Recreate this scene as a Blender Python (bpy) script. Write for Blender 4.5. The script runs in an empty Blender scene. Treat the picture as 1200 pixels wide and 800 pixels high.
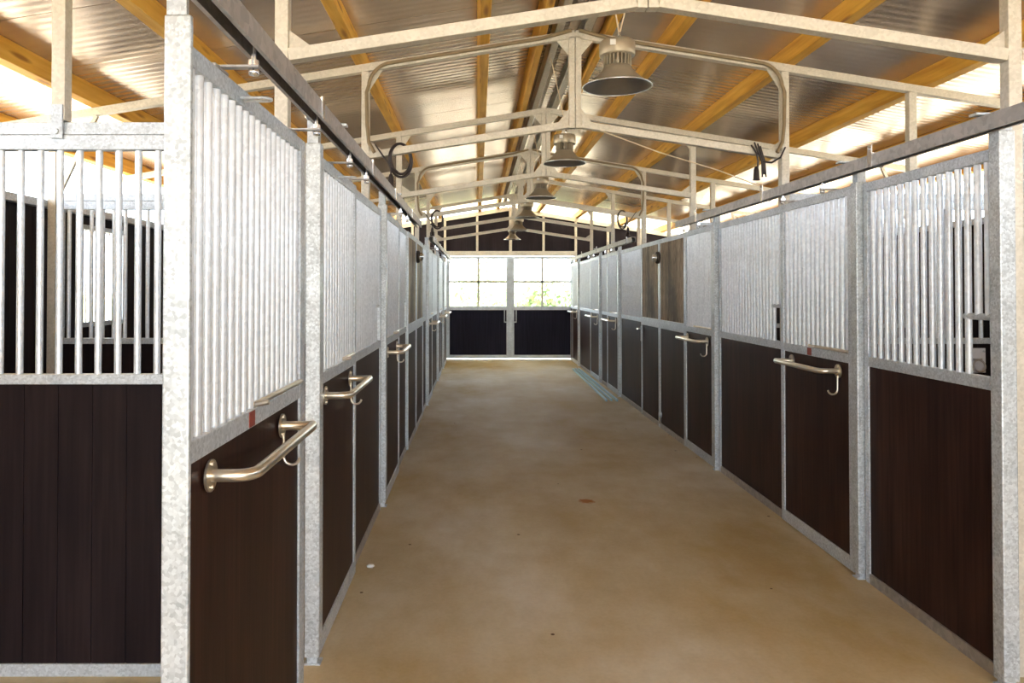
import bpy, bmesh, math, random
from mathutils import Vector, Matrix
random.seed(7)
S = bpy.context.scene
COL = S.collection
PI = math.pi

# ------------------------------------------------------------------ camera, light, exposure
cam_d = bpy.data.cameras.new('camera')
cam = bpy.data.objects.new('camera', cam_d); COL.objects.link(cam)
S.camera = cam
F_PX = 867.0
cam_d.sensor_width = 36.0
cam_d.lens = F_PX / 1200 * 36.0
PITCH = math.radians(0.8)
cam_d.shift_x = (600 - 559.7) / 1200
cam_d.shift_y = (339.5 - F_PX * math.tan(PITCH) - 400) / 1200
cam_d.clip_start = 0.05; cam_d.clip_end = 500
cam.location = (0, 0, 1.7)
cam.rotation_euler = (PI / 2 + PITCH, 0, 0)

w = bpy.data.worlds.new('sky'); S.world = w; w.use_nodes = True
wn = w.node_tree.nodes; wl = w.node_tree.links
wn.clear()
wo = wn.new('ShaderNodeOutputWorld'); wb = wn.new('ShaderNodeBackground')
tc = wn.new('ShaderNodeTexCoord'); sep = wn.new('ShaderNodeSeparateXYZ'); rp = wn.new('ShaderNodeValToRGB')
rp.color_ramp.elements[0].position = 0.0; rp.color_ramp.elements[0].color = (0.88, 0.94, 1.0, 1)
rp.color_ramp.elements[1].position = 0.7; rp.color_ramp.elements[1].color = (0.55, 0.74, 1.0, 1)
wl.new(tc.outputs['Generated'], sep.inputs[0]); wl.new(sep.outputs['Z'], rp.inputs[0])
wl.new(rp.outputs[0], wb.inputs[0]); wl.new(wb.outputs[0], wo.inputs[0])
wb.inputs[1].default_value = 3.2

sun_d = bpy.data.lights.new('sun', 'SUN'); sun = bpy.data.objects.new('sun', sun_d); COL.objects.link(sun)
sun_d.energy = 12.0; sun_d.angle = math.radians(0.6); sun_d.color = (1.0, 0.96, 0.90)
sun_dir = Vector((0.28, 0.52, -0.81))           # from behind the camera, left, high
sun.rotation_euler = sun_dir.to_track_quat('-Z', 'Y').to_euler(); sun.location = (-10, -20, 30)

S.view_settings.view_transform = 'Standard'; S.view_settings.look = 'None'
S.view_settings.gamma = 1.0; S.view_settings.use_curve_mapping = False
S.view_settings.exposure = 1.36
S.cycles.max_bounces = 10; S.cycles.diffuse_bounces = 7; S.cycles.glossy_bounces = 5
S.cycles.transparent_max_bounces = 16
S.cycles.use_denoising = True
S.cycles.sample_clamp_indirect = 8.0

# ------------------------------------------------------------------ materials
class NT:
    def __init__(s, name):
        s.m = bpy.data.materials.new(name); s.m.use_nodes = True
        s.t = s.m.node_tree; s.n = s.t.nodes; s.b = s.n['Principled BSDF']
        s.tc = s.n.new('ShaderNodeTexCoord')
    def new(s, ty, **kw):
        nd = s.n.new(ty)
        for k, v in kw.items(): setattr(nd, k, v)
        return nd
    def link(s, a, b): s.t.links.new(a, b)
    def coord(s, scale=(1, 1, 1)):
        mp = s.new('ShaderNodeMapping'); mp.inputs['Scale'].default_value = scale
        s.link(s.tc.outputs['Object'], mp.inputs[0]); return mp.outputs[0]
    def noise(s, scale, detail=3, co=None, rough=0.5):
        nz = s.new('ShaderNodeTexNoise'); nz.inputs['Scale'].default_value = scale
        nz.inputs['Detail'].default_value = detail; nz.inputs['Roughness'].default_value = rough
        s.link(co if co is not None else s.tc.outputs['Object'], nz.inputs['Vector']); return nz.outputs['Fac']
    def ramp(s, fac, stops):
        r = s.new('ShaderNodeValToRGB'); e = r.color_ramp.elements
        while len(e) < len(stops): e.new(0.5)
        for k, (p, c) in enumerate(stops):
            e[k].position = p; e[k].color = (*c, 1) if len(c) == 3 else c
        s.link(fac, r.inputs[0]); return r.outputs[0]
    def mix(s, fac, a, b, mode='MIX'):
        mx = s.new('ShaderNodeMix', data_type='RGBA', blend_type=mode)
        for sock, v in ((mx.inputs[0], fac), (mx.inputs[6], a), (mx.inputs[7], b)):
            if hasattr(v, 'is_linked'): s.link(v, sock)
            else: sock.default_value = v if not isinstance(v, tuple) else ((*v, 1) if len(v) == 3 else v)
        return mx.outputs[2]
    def bump(s, h, strength=0.3, dist=0.01):
        bp = s.new('ShaderNodeBump'); bp.inputs['Strength'].default_value = strength
        bp.inputs['Distance'].default_value = dist
        s.link(h, bp.inputs['Height']); s.link(bp.outputs[0], s.b.inputs['Normal'])
    def set(s, **kw):
        for k, v in kw.items():
            k = k.replace('_', ' ')
            sock = s.b.inputs[k]
            if hasattr(v, 'is_linked'): s.link(v, sock)
            else: sock.default_value = (*v, 1) if isinstance(v, tuple) and len(v) == 3 else v
        return s.m

def mat_galv(name, lo, hi, metallic=0.55, rough=(0.34, 0.55), cell=85, vary=False):
    t = NT(name)
    co = t.tc.outputs['Object']
    if vary:
        oi = t.new('ShaderNodeObjectInfo'); va = t.new('ShaderNodeVectorMath', operation='ADD')
        ms = t.new('ShaderNodeMath', operation='MULTIPLY'); ms.inputs[1].default_value = 37.0
        t.link(oi.outputs['Random'], ms.inputs[0]); t.link(co, va.inputs[0]); t.link(ms.outputs[0], va.inputs[1]); co = va.outputs[0]
    vo = t.new('ShaderNodeTexVoronoi'); vo.inputs['Scale'].default_value = cell
    t.link(co, vo.inputs['Vector'])
    sp = t.new('ShaderNodeSeparateColor'); t.link(vo.outputs['Color'], sp.inputs[0])
    n2 = t.noise(7, 4, co)
    ad = t.new('ShaderNodeMath', operation='ADD'); t.link(sp.outputs[0], ad.inputs[0])
    ml = t.new('ShaderNodeMath', operation='MULTIPLY'); ml.inputs[1].default_value = 1.6
    t.link(n2, ml.inputs[0]); t.link(ml.outputs[0], ad.inputs[1])
    dv = t.new('ShaderNodeMath', operation='MULTIPLY'); dv.inputs[1].default_value = 0.38
    t.link(ad.outputs[0], dv.inputs[0])
    c = t.ramp(dv.outputs[0], [(0.2, lo), (0.8, hi)])
    r = t.ramp(dv.outputs[0], [(0.2, (rough[1],) * 3), (0.8, (rough[0],) * 3)])
    t.set(Base_Color=c, Roughness=r, Metallic=metallic)
    return t.m

def mat_board(name, lo, hi, rough=0.5, seam=None, stops=(0.12, 0.42)):
    t = NT(name)
    k = seam or 1
    n1 = t.noise(4, 5, t.coord((12 * k, 12 * k, 0.5 * k * k)))
    n2 = t.noise(1.5, 2, t.coord((3, 3, 0.6)))
    mx = t.new('ShaderNodeMath', operation='MULTIPLY'); t.link(n1, mx.inputs[0]); t.link(n2, mx.inputs[1])
    c = t.ramp(mx.outputs[0], [(stops[0], lo), (stops[1], hi)])
    t.set(Base_Color=c, Roughness=rough); t.bump(n1, 0.08, 0.004)
    t.b.inputs['Specular IOR Level'].default_value = 0.12
    return t.m

def mat_plain(name, col, rough=0.5, metallic=0.0, var=0.12):
    t = NT(name)
    n = t.noise(20, 3)
    c = t.ramp(n, [(0.3, tuple(max(0, x * (1 - var)) for x in col)), (0.7, tuple(min(1, x * (1 + var)) for x in col))])
    return t.set(Base_Color=c, Roughness=rough, Metallic=metallic)

def mat_floor():
    t = NT('sandy_concrete')
    n1 = t.noise(0.62, 6, t.coord((1, 0.55, 1)), 0.62)
    n2 = t.noise(2.6, 6, rough=0.65)
    n3 = t.noise(45, 4, rough=0.7)
    c = t.ramp(n1, [(0.36, (0.52, 0.40, 0.20)), (0.5, (0.63, 0.55, 0.385)), (0.62, (0.74, 0.70, 0.60))])
    c2 = t.ramp(n2, [(0.32, (0.80, 0.72, 0.60)), (0.62, (1.0, 1.0, 1.0))])
    c = t.mix(0.55, c, c2, 'MULTIPLY')
    c3 = t.ramp(n3, [(0.3, (0.86, 0.86, 0.86)), (0.6, (1, 1, 1))])
    c = t.mix(0.6, c, c3, 'MULTIPLY')
    # dark crumbs of dirt
    vo = t.new('ShaderNodeTexVoronoi'); vo.inputs['Scale'].default_value = 3.0
    t.link(t.tc.outputs['Object'], vo.inputs['Vector'])
    lt = t.new('ShaderNodeMath', operation='LESS_THAN'); lt.inputs[1].default_value = 0.034
    t.link(vo.outputs['Distance'], lt.inputs[0])
    c = t.mix(lt.outputs[0], c, (0.10, 0.055, 0.025))
    # the rust-coloured spot in the middle of the aisle
    vs = t.new('ShaderNodeVectorMath', operation='SUBTRACT'); vs.inputs[1].default_value = (0.88, 5.98, 0.0)
    t.link(t.tc.outputs['Object'], vs.inputs[0])
    nz = t.new('ShaderNodeTexNoise'); nz.inputs['Scale'].default_value = 26; t.link(t.tc.outputs['Object'], nz.inputs['Vector'])
    ln = t.new('ShaderNodeVectorMath', operation='LENGTH'); t.link(vs.outputs[0], ln.inputs[0])
    sb = t.new('ShaderNodeMath', operation='SUBTRACT'); t.link(ln.outputs['Value'], sb.inputs[0])
    mm = t.new('ShaderNodeMath', operation='MULTIPLY'); mm.inputs[1].default_value = 0.085
    t.link(nz.outputs['Fac'], mm.inputs[0]); t.link(mm.outputs[0], sb.inputs[1])
    sp = t.ramp(sb.outputs[0], [(0.0, (1, 1, 1)), (0.03, (0, 0, 0))])
    sx = t.new('ShaderNodeRGBToBW'); t.link(sp, sx.inputs[0])
    c = t.mix(sx.outputs[0], c, (0.38, 0.15, 0.03))
    t.set(Base_Color=c, Roughness=t.ramp(n2, [(0.3, (0.58,) * 3), (0.7, (0.78,) * 3)])); t.b.inputs['Specular IOR Level'].default_value = 0.25
    t.bump(n3, 0.12, 0.006)
    return t.m

def mat_ground():
    t = NT('outdoor_ground')
    n1 = t.noise(0.09, 5, rough=0.6)
    sx = t.new('ShaderNodeSeparateXYZ'); t.link(t.tc.outputs['Object'], sx.inputs[0])
    sand = t.ramp(t.noise(0.5, 5), [(0.3, (0.52, 0.41, 0.27)), (0.7, (0.68, 0.57, 0.41))])
    grass = t.ramp(t.noise(0.35, 6), [(0.3, (0.30, 0.31, 0.12)), (0.7, (0.50, 0.47, 0.24))])
    ad = t.new('ShaderNodeMath', operation='MULTIPLY_ADD'); ad.inputs[1].default_value = 22; t.link(n1, ad.inputs[0])
    t.link(sx.outputs['Y'], ad.inputs[2])
    f = t.new('ShaderNodeMapRange'); f.inputs[1].default_value = 42; f.inputs[2].default_value = 50
    t.link(ad.outputs[0], f.inputs[0])
    t.set(Base_Color=t.mix(f.outputs[0], sand, grass), Roughness=0.9)
    return t.m

def mat_wood():
    t = NT('pine_timber')
    co = t.coord((6, 0.35, 6))
    n1 = t.noise(3.0, 5, co, 0.6)
    wv = t.new('ShaderNodeTexWave', wave_type='RINGS'); wv.inputs['Scale'].default_value = 1.2
    wv.inputs['Distortion'].default_value = 5; wv.inputs['Detail'].default_value = 2
    t.link(t.coord((5, 0.5, 5)), wv.inputs['Vector'])
    c = t.ramp(n1, [(0.3, (0.58, 0.29, 0.03)), (0.52, (0.76, 0.43, 0.06)), (0.75, (0.85, 0.54, 0.12))])
    c = t.mix(0.3, c, t.ramp(wv.outputs['Fac'], [(0.2, (0.75, 0.62, 0.45)), (0.8, (1, 1, 1))]), 'MULTIPLY')
    vo = t.new('ShaderNodeTexVoronoi'); vo.inputs['Scale'].default_value = 1.0
    t.link(t.coord((9, 1.6, 9)), vo.inputs['Vector'])
    k = t.ramp(vo.outputs['Distance'], [(0.10, (0.35, 0.2, 0.1)), (0.22, (1, 1, 1))])
    c = t.mix(0.8, c, k, 'MULTIPLY')
    return t.set(Base_Color=c, Roughness=0.6)

def mat_roof():
    # pre-painted steel roof sheet, fine ribs across the slope's length
    t = NT('roof_sheet')
    sx = t.new('ShaderNodeSeparateXYZ'); t.link(t.tc.outputs['Object'], sx.inputs[0])
    m1 = t.new('ShaderNodeMath', operation='MULTIPLY'); m1.inputs[1].default_value = 2 * PI / 0.09
    t.link(sx.outputs['Y'], m1.inputs[0])
    sn = t.new('ShaderNodeMath', operation='SINE'); t.link(m1.outputs[0], sn.inputs[0])
    n1 = t.noise(1.2, 3, t.coord((0.6, 2.5, 1)))
    c = t.ramp(n1, [(0.3, (0.64, 0.53, 0.43)), (0.7, (0.73, 0.61, 0.50))])
    rg = t.ramp(t.noise(0.8, 3, t.coord((0.5, 2, 1))), [(0.3, (0.20,) * 3), (0.7, (0.28,) * 3)])
    t.set(Base_Color=c, Roughness=rg, Metallic=0.65)
    h = t.new('ShaderNodeMath', operation='ADD'); t.link(sn.outputs[0], h.inputs[0])
    nn = t.new('ShaderNodeMath', operation='MULTIPLY'); nn.inputs[1].default_value = 1.2
    t.link(t.noise(2.5, 2, t.coord((0.5, 1.5, 1))), nn.inputs[0]); t.link(nn.outputs[0], h.inputs[1])
    t.bump(h.outputs[0], 0.085, 0.005)
    return t.m

def mat_glass():
    m = bpy.data.materials.new('clear_glass'); m.use_nodes = True; n = m.node_tree.nodes; n.clear(); l = m.node_tree.links
    o = n.new('ShaderNodeOutputMaterial'); mx = n.new('ShaderNodeMixShader'); tr = n.new('ShaderNodeBsdfTransparent')
    gl = n.new('ShaderNodeBsdfGlossy'); fr = n.new('ShaderNodeFresnel'); gl.inputs['Roughness'].default_value = 0.02
    tr.inputs[0].default_value = (0.96, 0.98, 0.97, 1)
    l.new(fr.outputs[0], mx.inputs[0]); l.new(tr.outputs[0], mx.inputs[1]); l.new(gl.outputs[0], mx.inputs[2]); l.new(mx.outputs[0], o.inputs[0])
    return m

def mat_translucent():
    m = bpy.data.materials.new('translucent_sheet'); m.use_nodes = True; n = m.node_tree.nodes; n.clear(); l = m.node_tree.links
    o = n.new('ShaderNodeOutputMaterial'); mx = n.new('ShaderNodeMixShader'); tr = n.new('ShaderNodeBsdfTranslucent')
    df = n.new('ShaderNodeBsdfDiffuse'); tr.inputs[0].default_value = (0.9, 0.82, 0.66, 1); df.inputs[0].default_value = (0.8, 0.76, 0.66, 1)
    mx.inputs[0].default_value = 0.3
    l.new(tr.outputs[0], mx.inputs[1]); l.new(df.outputs[0], mx.inputs[2]); l.new(mx.outputs[0], o.inputs[0])
    return m

def mat_leaf():
    t = NT('haze_paled_leaf'); n = t.noise(3, 3)  # leaf colour paled to stand in for haze and overexposure
    return t.set(Base_Color=t.ramp(n, [(0.3, (0.26, 0.34, 0.16)), (0.7, (0.48, 0.54, 0.28))]), Roughness=0.7)

GALV = mat_galv('galvanised_steel', (0.42, 0.47, 0.52), (0.72, 0.785, 0.85), 0.35, cell=110)
GALVP = mat_galv('spangled_galvanised_post', (0.36, 0.40, 0.43), (0.74, 0.80, 0.84), 0.35, (0.34, 0.5), 110)
BARM = mat_galv('galvanised_bar', (0.66, 0.72, 0.78), (0.86, 0.92, 0.98), 0.35, (0.3, 0.42), 60, True)
CREAM = mat_galv('warm_lit_frame_steel', (0.55, 0.515, 0.43), (0.72, 0.68, 0.59), 0.25, (0.4, 0.55), 80)  # galvanised steel with warm bounce light tinted into the base colour
TRACKM = mat_galv('track_steel', (0.33, 0.32, 0.31), (0.50, 0.48, 0.465), 0.6, (0.38, 0.5), 40)
BOARD = mat_board('dark_brown_board', (0.015, 0.006, 0.005), (0.052, 0.024, 0.018), 0.45)
BOARDN = mat_board('dark_partition_plank', (0.009, 0.0055, 0.007), (0.022, 0.014, 0.015), 0.55)
BOARDB = mat_board('blue_black_board', (0.009, 0.009, 0.020), (0.021, 0.021, 0.042), 0.5)
GABLE = mat_board('dark_gable_cladding', (0.010, 0.007, 0.010), (0.022, 0.016, 0.021), 0.55)
GREYWOOD = mat_board('weathered_grey_brown_board', (0.10, 0.075, 0.05), (0.50, 0.39, 0.27), 0.6, 2.4, (0.17, 0.36))
WOOD = mat_wood(); ROOF = mat_roof(); FLOOR = mat_floor(); GROUND = mat_ground(); GLASS = mat_glass(); TRANSL = mat_translucent()
STAIN = mat_plain('brushed_handle_steel', (0.72, 0.67, 0.58), 0.28, 0.9, 0.06)
ZINC = mat_plain('bright_zinc', (0.75, 0.78, 0.82), 0.2, 0.9, 0.06)
DARKM = mat_plain('dark_fitting_and_slot_shade', (0.05, 0.04, 0.035), 0.6, 0.3)  # dark fitting metal, also the painted shade in the track slot
BLACK = mat_plain('black_cable_rubber', (0.02, 0.012, 0.012), 0.45)
CONDUIT = mat_plain('brown_conduit', (0.24, 0.18, 0.10), 0.5)
WIRE = mat_plain('pale_cable', (0.72, 0.60, 0.42), 0.5)
LAMPG = mat_plain('lamp_grey_paint', (0.43, 0.38, 0.29), 0.38, 0.45, 0.05)
LAMPIN = mat_plain('lamp_reflector', (0.30, 0.29, 0.28), 0.35, 0.7, 0.05)
PLATE = mat_plain('pale_zinc_plate', (0.72, 0.75, 0.80), 0.45, 0.1, 0.06)
RED = mat_plain('red_sticker', (0.26, 0.05, 0.035), 0.5)
WHITE = mat_plain('white_paint', (0.82, 0.82, 0.8), 0.5, 0, 0.05)
TEAL = mat_plain('pale_blue_tube', (0.42, 0.66, 0.78), 0.3, 0.4, 0.08)
BRICK = mat_plain('pink_brick', (0.50, 0.24, 0.16), 0.8)
LEAF = mat_leaf(); BARK = mat_plain('bark', (0.12, 0.08, 0.05), 0.9)

# ------------------------------------------------------------------ mesh helpers
class MB:
    def __init__(s): s.v = []; s.f = []; s.sm = []
    def add(s, vs, fs, smooth=False):
        o = len(s.v); s.v += [Vector(p) for p in vs]
        s.f += [tuple(i + o for i in f) for f in fs]; s.sm += [smooth] * len(fs); return s
    def box(s, x0, x1, y0, y1, z0, z1):
        x0, x1 = sorted((x0, x1)); y0, y1 = sorted((y0, y1)); z0, z1 = sorted((z0, z1))
        return s.add([(x0, y0, z0), (x1, y0, z0), (x1, y1, z0), (x0, y1, z0), (x0, y0, z1), (x1, y0, z1), (x1, y1, z1), (x0, y1, z1)],
                     [(0, 3, 2, 1), (4, 5, 6, 7), (0, 1, 5, 4), (1, 2, 6, 5), (2, 3, 7, 6), (3, 0, 4, 7)])
    def beam(s, p0, p1, wd, ht, side=(0, 1, 0)):
        p0 = Vector(p0); p1 = Vector(p1); d = (p1 - p0).normalized(); a = Vector(side).normalized()
        b = d.cross(a).normalized(); a = b.cross(d).normalized()
        vs = []
        for p in (p0, p1):
            for i, j in ((-1, -1), (1, -1), (1, 1), (-1, 1)): vs.append(p + a * wd / 2 * i + b * ht / 2 * j)
        return s.add(vs, [(3, 2, 1, 0), (4, 5, 6, 7), (0, 1, 5, 4), (1, 2, 6, 5), (2, 3, 7, 6), (3, 0, 4, 7)])
    def tube(s, path, r, n=12, cap=True, closed=False):
        P = [Vector(p) for p in path]; rings = []; prev = None; m = len(P)
        for i, p in enumerate(P):
            if closed: d = (P[(i + 1) % m] - P[i - 1]).normalized()
            else:
                d = (P[min(i + 1, m - 1)] - P[max(i - 1, 0)]).normalized()
            if prev is None:
                up = Vector((0, 0, 1)) if abs(d.z) < 0.9 else Vector((1, 0, 0)); a = d.cross(up).normalized()
            else: a = (prev - d * prev.dot(d)).normalized()
            prev = a; b = d.cross(a); k = 1.0
            if not closed and 0 < i < m - 1:
                cs = (P[i] - P[i - 1]).normalized().dot((P[i + 1] - P[i]).normalized()); k = 1 / max(0.6, math.sqrt((1 + cs) / 2))
            rings.append([p + (a * math.cos(2 * PI * j / n) + b * math.sin(2 * PI * j / n)) * r * (1 if k < 1.01 else k ** 0.5) for j in range(n)])
        vs = [v for rg in rings for v in rg]; fs = []
        for i in range(m if closed else m - 1):
            q = (i + 1) % m
            for j in range(n): fs.append((i * n + j, i * n + (j + 1) % n, q * n + (j + 1) % n, q * n + j))
        s.add(vs, fs, True)
        if cap and not closed:
            s.add(rings[0], [tuple(range(n))][::-1]); s.add(rings[-1], [tuple(range(n))])
        return s
    def cyl(s, p0, p1, r, n=14): return s.tube([p0, p1], r, n)
    def lathe(s, prof, c=(0, 0, 0), n=32, axis='Z'):
        vs = []
        for (r, z) in prof:
            for j in range(n):
                a = 2 * PI * j / n; x, y = r * math.cos(a), r * math.sin(a)
                v = (x, y, z) if axis == 'Z' else ((z, x, y) if axis == 'X' else (x, z, y))
                vs.append(Vector(c) + Vector(v))
        fs = []
        for i in range(len(prof) - 1):
            for j in range(n): fs.append((i * n + j, i * n + (j + 1) % n, (i + 1) * n + (j + 1) % n, (i + 1) * n + j))
        return s.add(vs, fs, True)
    def prism(s, poly, t0, t1, axis='Y'):
        n = len(poly)
        def mk(a, b, t): return (a, t, b) if axis == 'Y' else ((t, a, b) if axis == 'X' else (a, b, t))
        vs = [mk(a, b, t0) for a, b in poly] + [mk(a, b, t1) for a, b in poly]
        fs = [tuple(range(n)), tuple(range(2 * n - 1, n - 1, -1))] + [(i, i + n, (i + 1) % n + n, (i + 1) % n) for i in range(n)]
        return s.add(vs, fs)
    def build(s, name, mat, parent=None, bevel=0.0, origin=None):
        org = Vector(origin) if origin is not None else (Vector(parent['_o']) if parent is not None else Vector((0, 0, 0)))
        me = bpy.data.meshes.new(name)
        me.from_pydata([tuple(v - org) for v in s.v], [], s.f); me.update()
        bm = bmesh.new(); bm.from_mesh(me); bmesh.ops.recalc_face_normals(bm, faces=bm.faces); bm.to_mesh(me); bm.free()
        me.polygons.foreach_set('use_smooth', s.sm)
        me.materials.append(mat)
        o = bpy.data.objects.new(name, me); COL.objects.link(o)
        if parent is not None:
            o.parent = parent; o['_o'] = tuple(parent['_o'])
            if origin is not None: o.location = org - Vector(parent['_o']); o['_o'] = tuple(org)
        else:
            o['_o'] = tuple(org); o.location = org
        if bevel > 0:
            b = o.modifiers.new('bevel', 'BEVEL'); b.width = bevel; b.segments = 2; b.limit_method = 'ANGLE'; b.angle_limit = math.radians(40)
        return o

def thing(name, label, cat, loc, group=None):
    o = bpy.data.objects.new(name, None); COL.objects.link(o); o.location = loc; o['_o'] = tuple(loc)
    o.empty_display_size = 0.1
    return tag(o, label, cat, group)
def tag(o, label, cat, group=None):
    o['label'] = label; o['category'] = cat
    if group: o['group'] = group
    return o
def struct(o, label=None):
    o['kind'] = 'structure'
    if label: o['label'] = label
    return o
def dup(root, loc, label):
    r = root.copy(); COL.objects.link(r); r.location = loc; r['label'] = label; r['_o'] = tuple(loc)
    for ch in [o for o in root.children]:
        c = ch.copy(); COL.objects.link(c); c.parent = r
        for g in [o for o in ch.children]:
            d = g.copy(); COL.objects.link(d); d.parent = c
    return r

# ------------------------------------------------------------------ layout numbers (metres; camera over the origin, aisle along +Y)
R, L, C = 2.234, -0.7176, 0.758
XL, XR = -3.40, 4.92                    # outer walls
Y0, YE = -6.4, 18.15                    # near open end, far gable wall
SL = 0.162                              # roof slope
def raf(x): return 3.69 - SL * abs(x - C)        # centre line of the rafters
FRAMES = [3.30, 5.75, 8.20, 10.62, 13.05, 15.50]

# ------------------------------------------------------------------ structure
fl = MB().box(XL - 0.1, XR + 0.1, Y0, YE + 0.25, -0.12, 0.0).build('floor', FLOOR)
struct(fl, 'tan concrete stable floor with sandy stains')
g = MB().add([(-150, -120, -0.06), (150, -120, -0.06), (150, 260, -0.06), (-150, 260, -0.06)], [(0, 1, 2, 3)]).build('ground', GROUND)
struct(g, 'sunlit sandy ground around the stable')

RB = 0.19                               # roof underside above rafter centre line
YS = 17.1                               # translucent sheets added from here on to make the far band of light
EDGE = 4.95
def roof_slope(sgn, y0, y1, name, mat, seams=True):
    m = MB(); xs = (C, C + sgn * EDGE)
    n = max(1, round(y1 - y0)); st = (y1 - y0) / n
    for k in range(n):
        a = y0 + k * st + 0.004; b = y0 + (k + 1) * st - 0.004
        vs = []
        for dz in (0, 0.06):
            for x in xs:
                for y in (a, b): vs.append((x, y, raf(x) + RB + dz))
        m.add(vs, [(0, 2, 3, 1), (4, 5, 7, 6), (0, 1, 5, 4), (1, 3, 7, 5), (3, 2, 6, 7), (2, 0, 4, 6)])
        # standing lip at the joint of two sheets, closes the gap
        m.beam((xs[0], a - 0.004, raf(xs[0]) + RB + 0.035), (xs[1], a - 0.004, raf(xs[1]) + RB + 0.035), 0.05, 0.05)
    return m.build(name, mat)
struct(roof_slope(-1, Y0, YS, 'ceiling', ROOF), 'left slope of ribbed metal roof')
struct(roof_slope(1, Y0, YS, 'ceiling', ROOF), 'right slope of ribbed metal roof')
struct(roof_slope(-1, YS, YE + 0.9, 'added_bright_sheet_1', TRANSL), 'translucent roof sheets added for the bright far band, left slope')
struct(roof_slope(1, YS, YE + 0.9, 'added_bright_sheet_2', TRANSL), 'translucent roof sheets added for the bright far band, right slope')

# outer side walls of upright dark planks
def plank_wall(m, x, t, y0, y1, z0, z1, pw=0.147):
    y = y0
    while y < y1 - 1e-4:
        e = min(y + pw, y1); m.box(x, x + t, y + 0.0015, e - 0.0015, z0, z1); y = e
    m.box(x + t * 0.3, x + t * 0.7, y0, y1, z0, z1)
WIN = (6.33, 7.07, 1.42, 2.22)
m = MB()
plank_wall(m, XL - 0.05, 0.05, Y0, WIN[0], 0, 2.34); plank_wall(m, XL - 0.05, 0.05, WIN[1], YE, 0, 2.34)
plank_wall(m, XL - 0.05, 0.05, WIN[0], WIN[1], 0, WIN[2]); plank_wall(m, XL - 0.05, 0.05, WIN[0], WIN[1], WIN[3], 2.34)
struct(m.build('wall_left', BOARDN), 'dark planked outer wall behind the left stalls')
m = MB(); plank_wall(m, XR, 0.05, Y0, YE, 0, 2.34)
struct(m.build('wall_right', BOARDN), 'dark planked outer wall behind the right stalls')
wf = bpy.data.objects.new('window_3', None); COL.objects.link(wf); wf['_o'] = (XL, (WIN[0] + WIN[1]) / 2, WIN[2]); wf.location = wf['_o']
struct(wf, 'barred window opening in the left outer wall')
m = MB()
for (a, b, c_, d) in ((WIN[0] - 0.04, WIN[0], WIN[2] - 0.04, WIN[3] + 0.04), (WIN[1], WIN[1] + 0.04, WIN[2] - 0.04, WIN[3] + 0.04),
                      (WIN[0], WIN[1], WIN[2] - 0.04, WIN[2]), (WIN[0], WIN[1], WIN[3], WIN[3] + 0.04)):
    m.box(XL - 0.005, XL + 0.03, a, b, c_, d)
m.build('window_frame', GALV, wf)
for k in range(9):
    y = WIN[0] + (k + 0.5) * (WIN[1] - WIN[0]) / 9
    MB().cyl((XL - 0.02, y, WIN[2]), (XL - 0.02, y, WIN[3]), 0.008, 8).build('bar', WHITE, wf)
# eave rails along the outer wall tops
for sgn, x, nm in ((-1, XL, 'trim_1'), (1, XR, 'trim_2')):
    struct(MB().box(x - 0.055, x + 0.055, Y0, YE, 2.342, 2.40).build(nm, GALV), 'galvanised rail capping the outer wall')

# far gable wall
DX0, DX1, DXM = -0.76, 2.36, 0.80
m = MB()
def gpoly(x0, x1, zb):
    zt = lambda x: raf(x) - 0.05
    return [(x0, zb), (x1, zb), (x1, zt(x1))] + ([(C, zt(C))] if x0 < C < x1 else []) + [(x0, zt(x0))]
m.prism(gpoly(XL, DX0 - 0.05, 0.0), YE + 0.04, YE + 0.09); m.prism(gpoly(DX1 + 0.05, XR, 0.0), YE + 0.04, YE + 0.09)
m.prism(gpoly(DX0 - 0.05, DX1 + 0.05, 2.62), YE + 0.04, YE + 0.09)
struct(m.build('wall_far', GABLE), 'dark clad gable wall at the far end')
m = MB()
for x in (-2.4, -1.6, -0.80, -0.01, 0.81, 1.62, 2.41, 3.2, 4.0):
    wd = 0.07 if abs(x - 0.81) < 0.01 else 0.055
    m.box(x - wd / 2, x + wd / 2, YE - 0.02, YE + 0.035, 2.65 if DX0 + 0.05 < x < DX1 else 0.0, raf(x) - 0.03)
m.beam((XL, YE + 0.01, raf(XL)), (C, YE + 0.01, raf(C)), 0.06, 0.10); m.beam((C, YE + 0.01, raf(C)), (XR, YE + 0.01, raf(XR)), 0.06, 0.10)
m.box(DX0 - 0.05, DX1 + 0.05, YE - 0.03, YE + 0.035, 2.53, 2.65)
struct(m.build('trim_3', CREAM), 'steel framing of the far gable wall')

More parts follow.
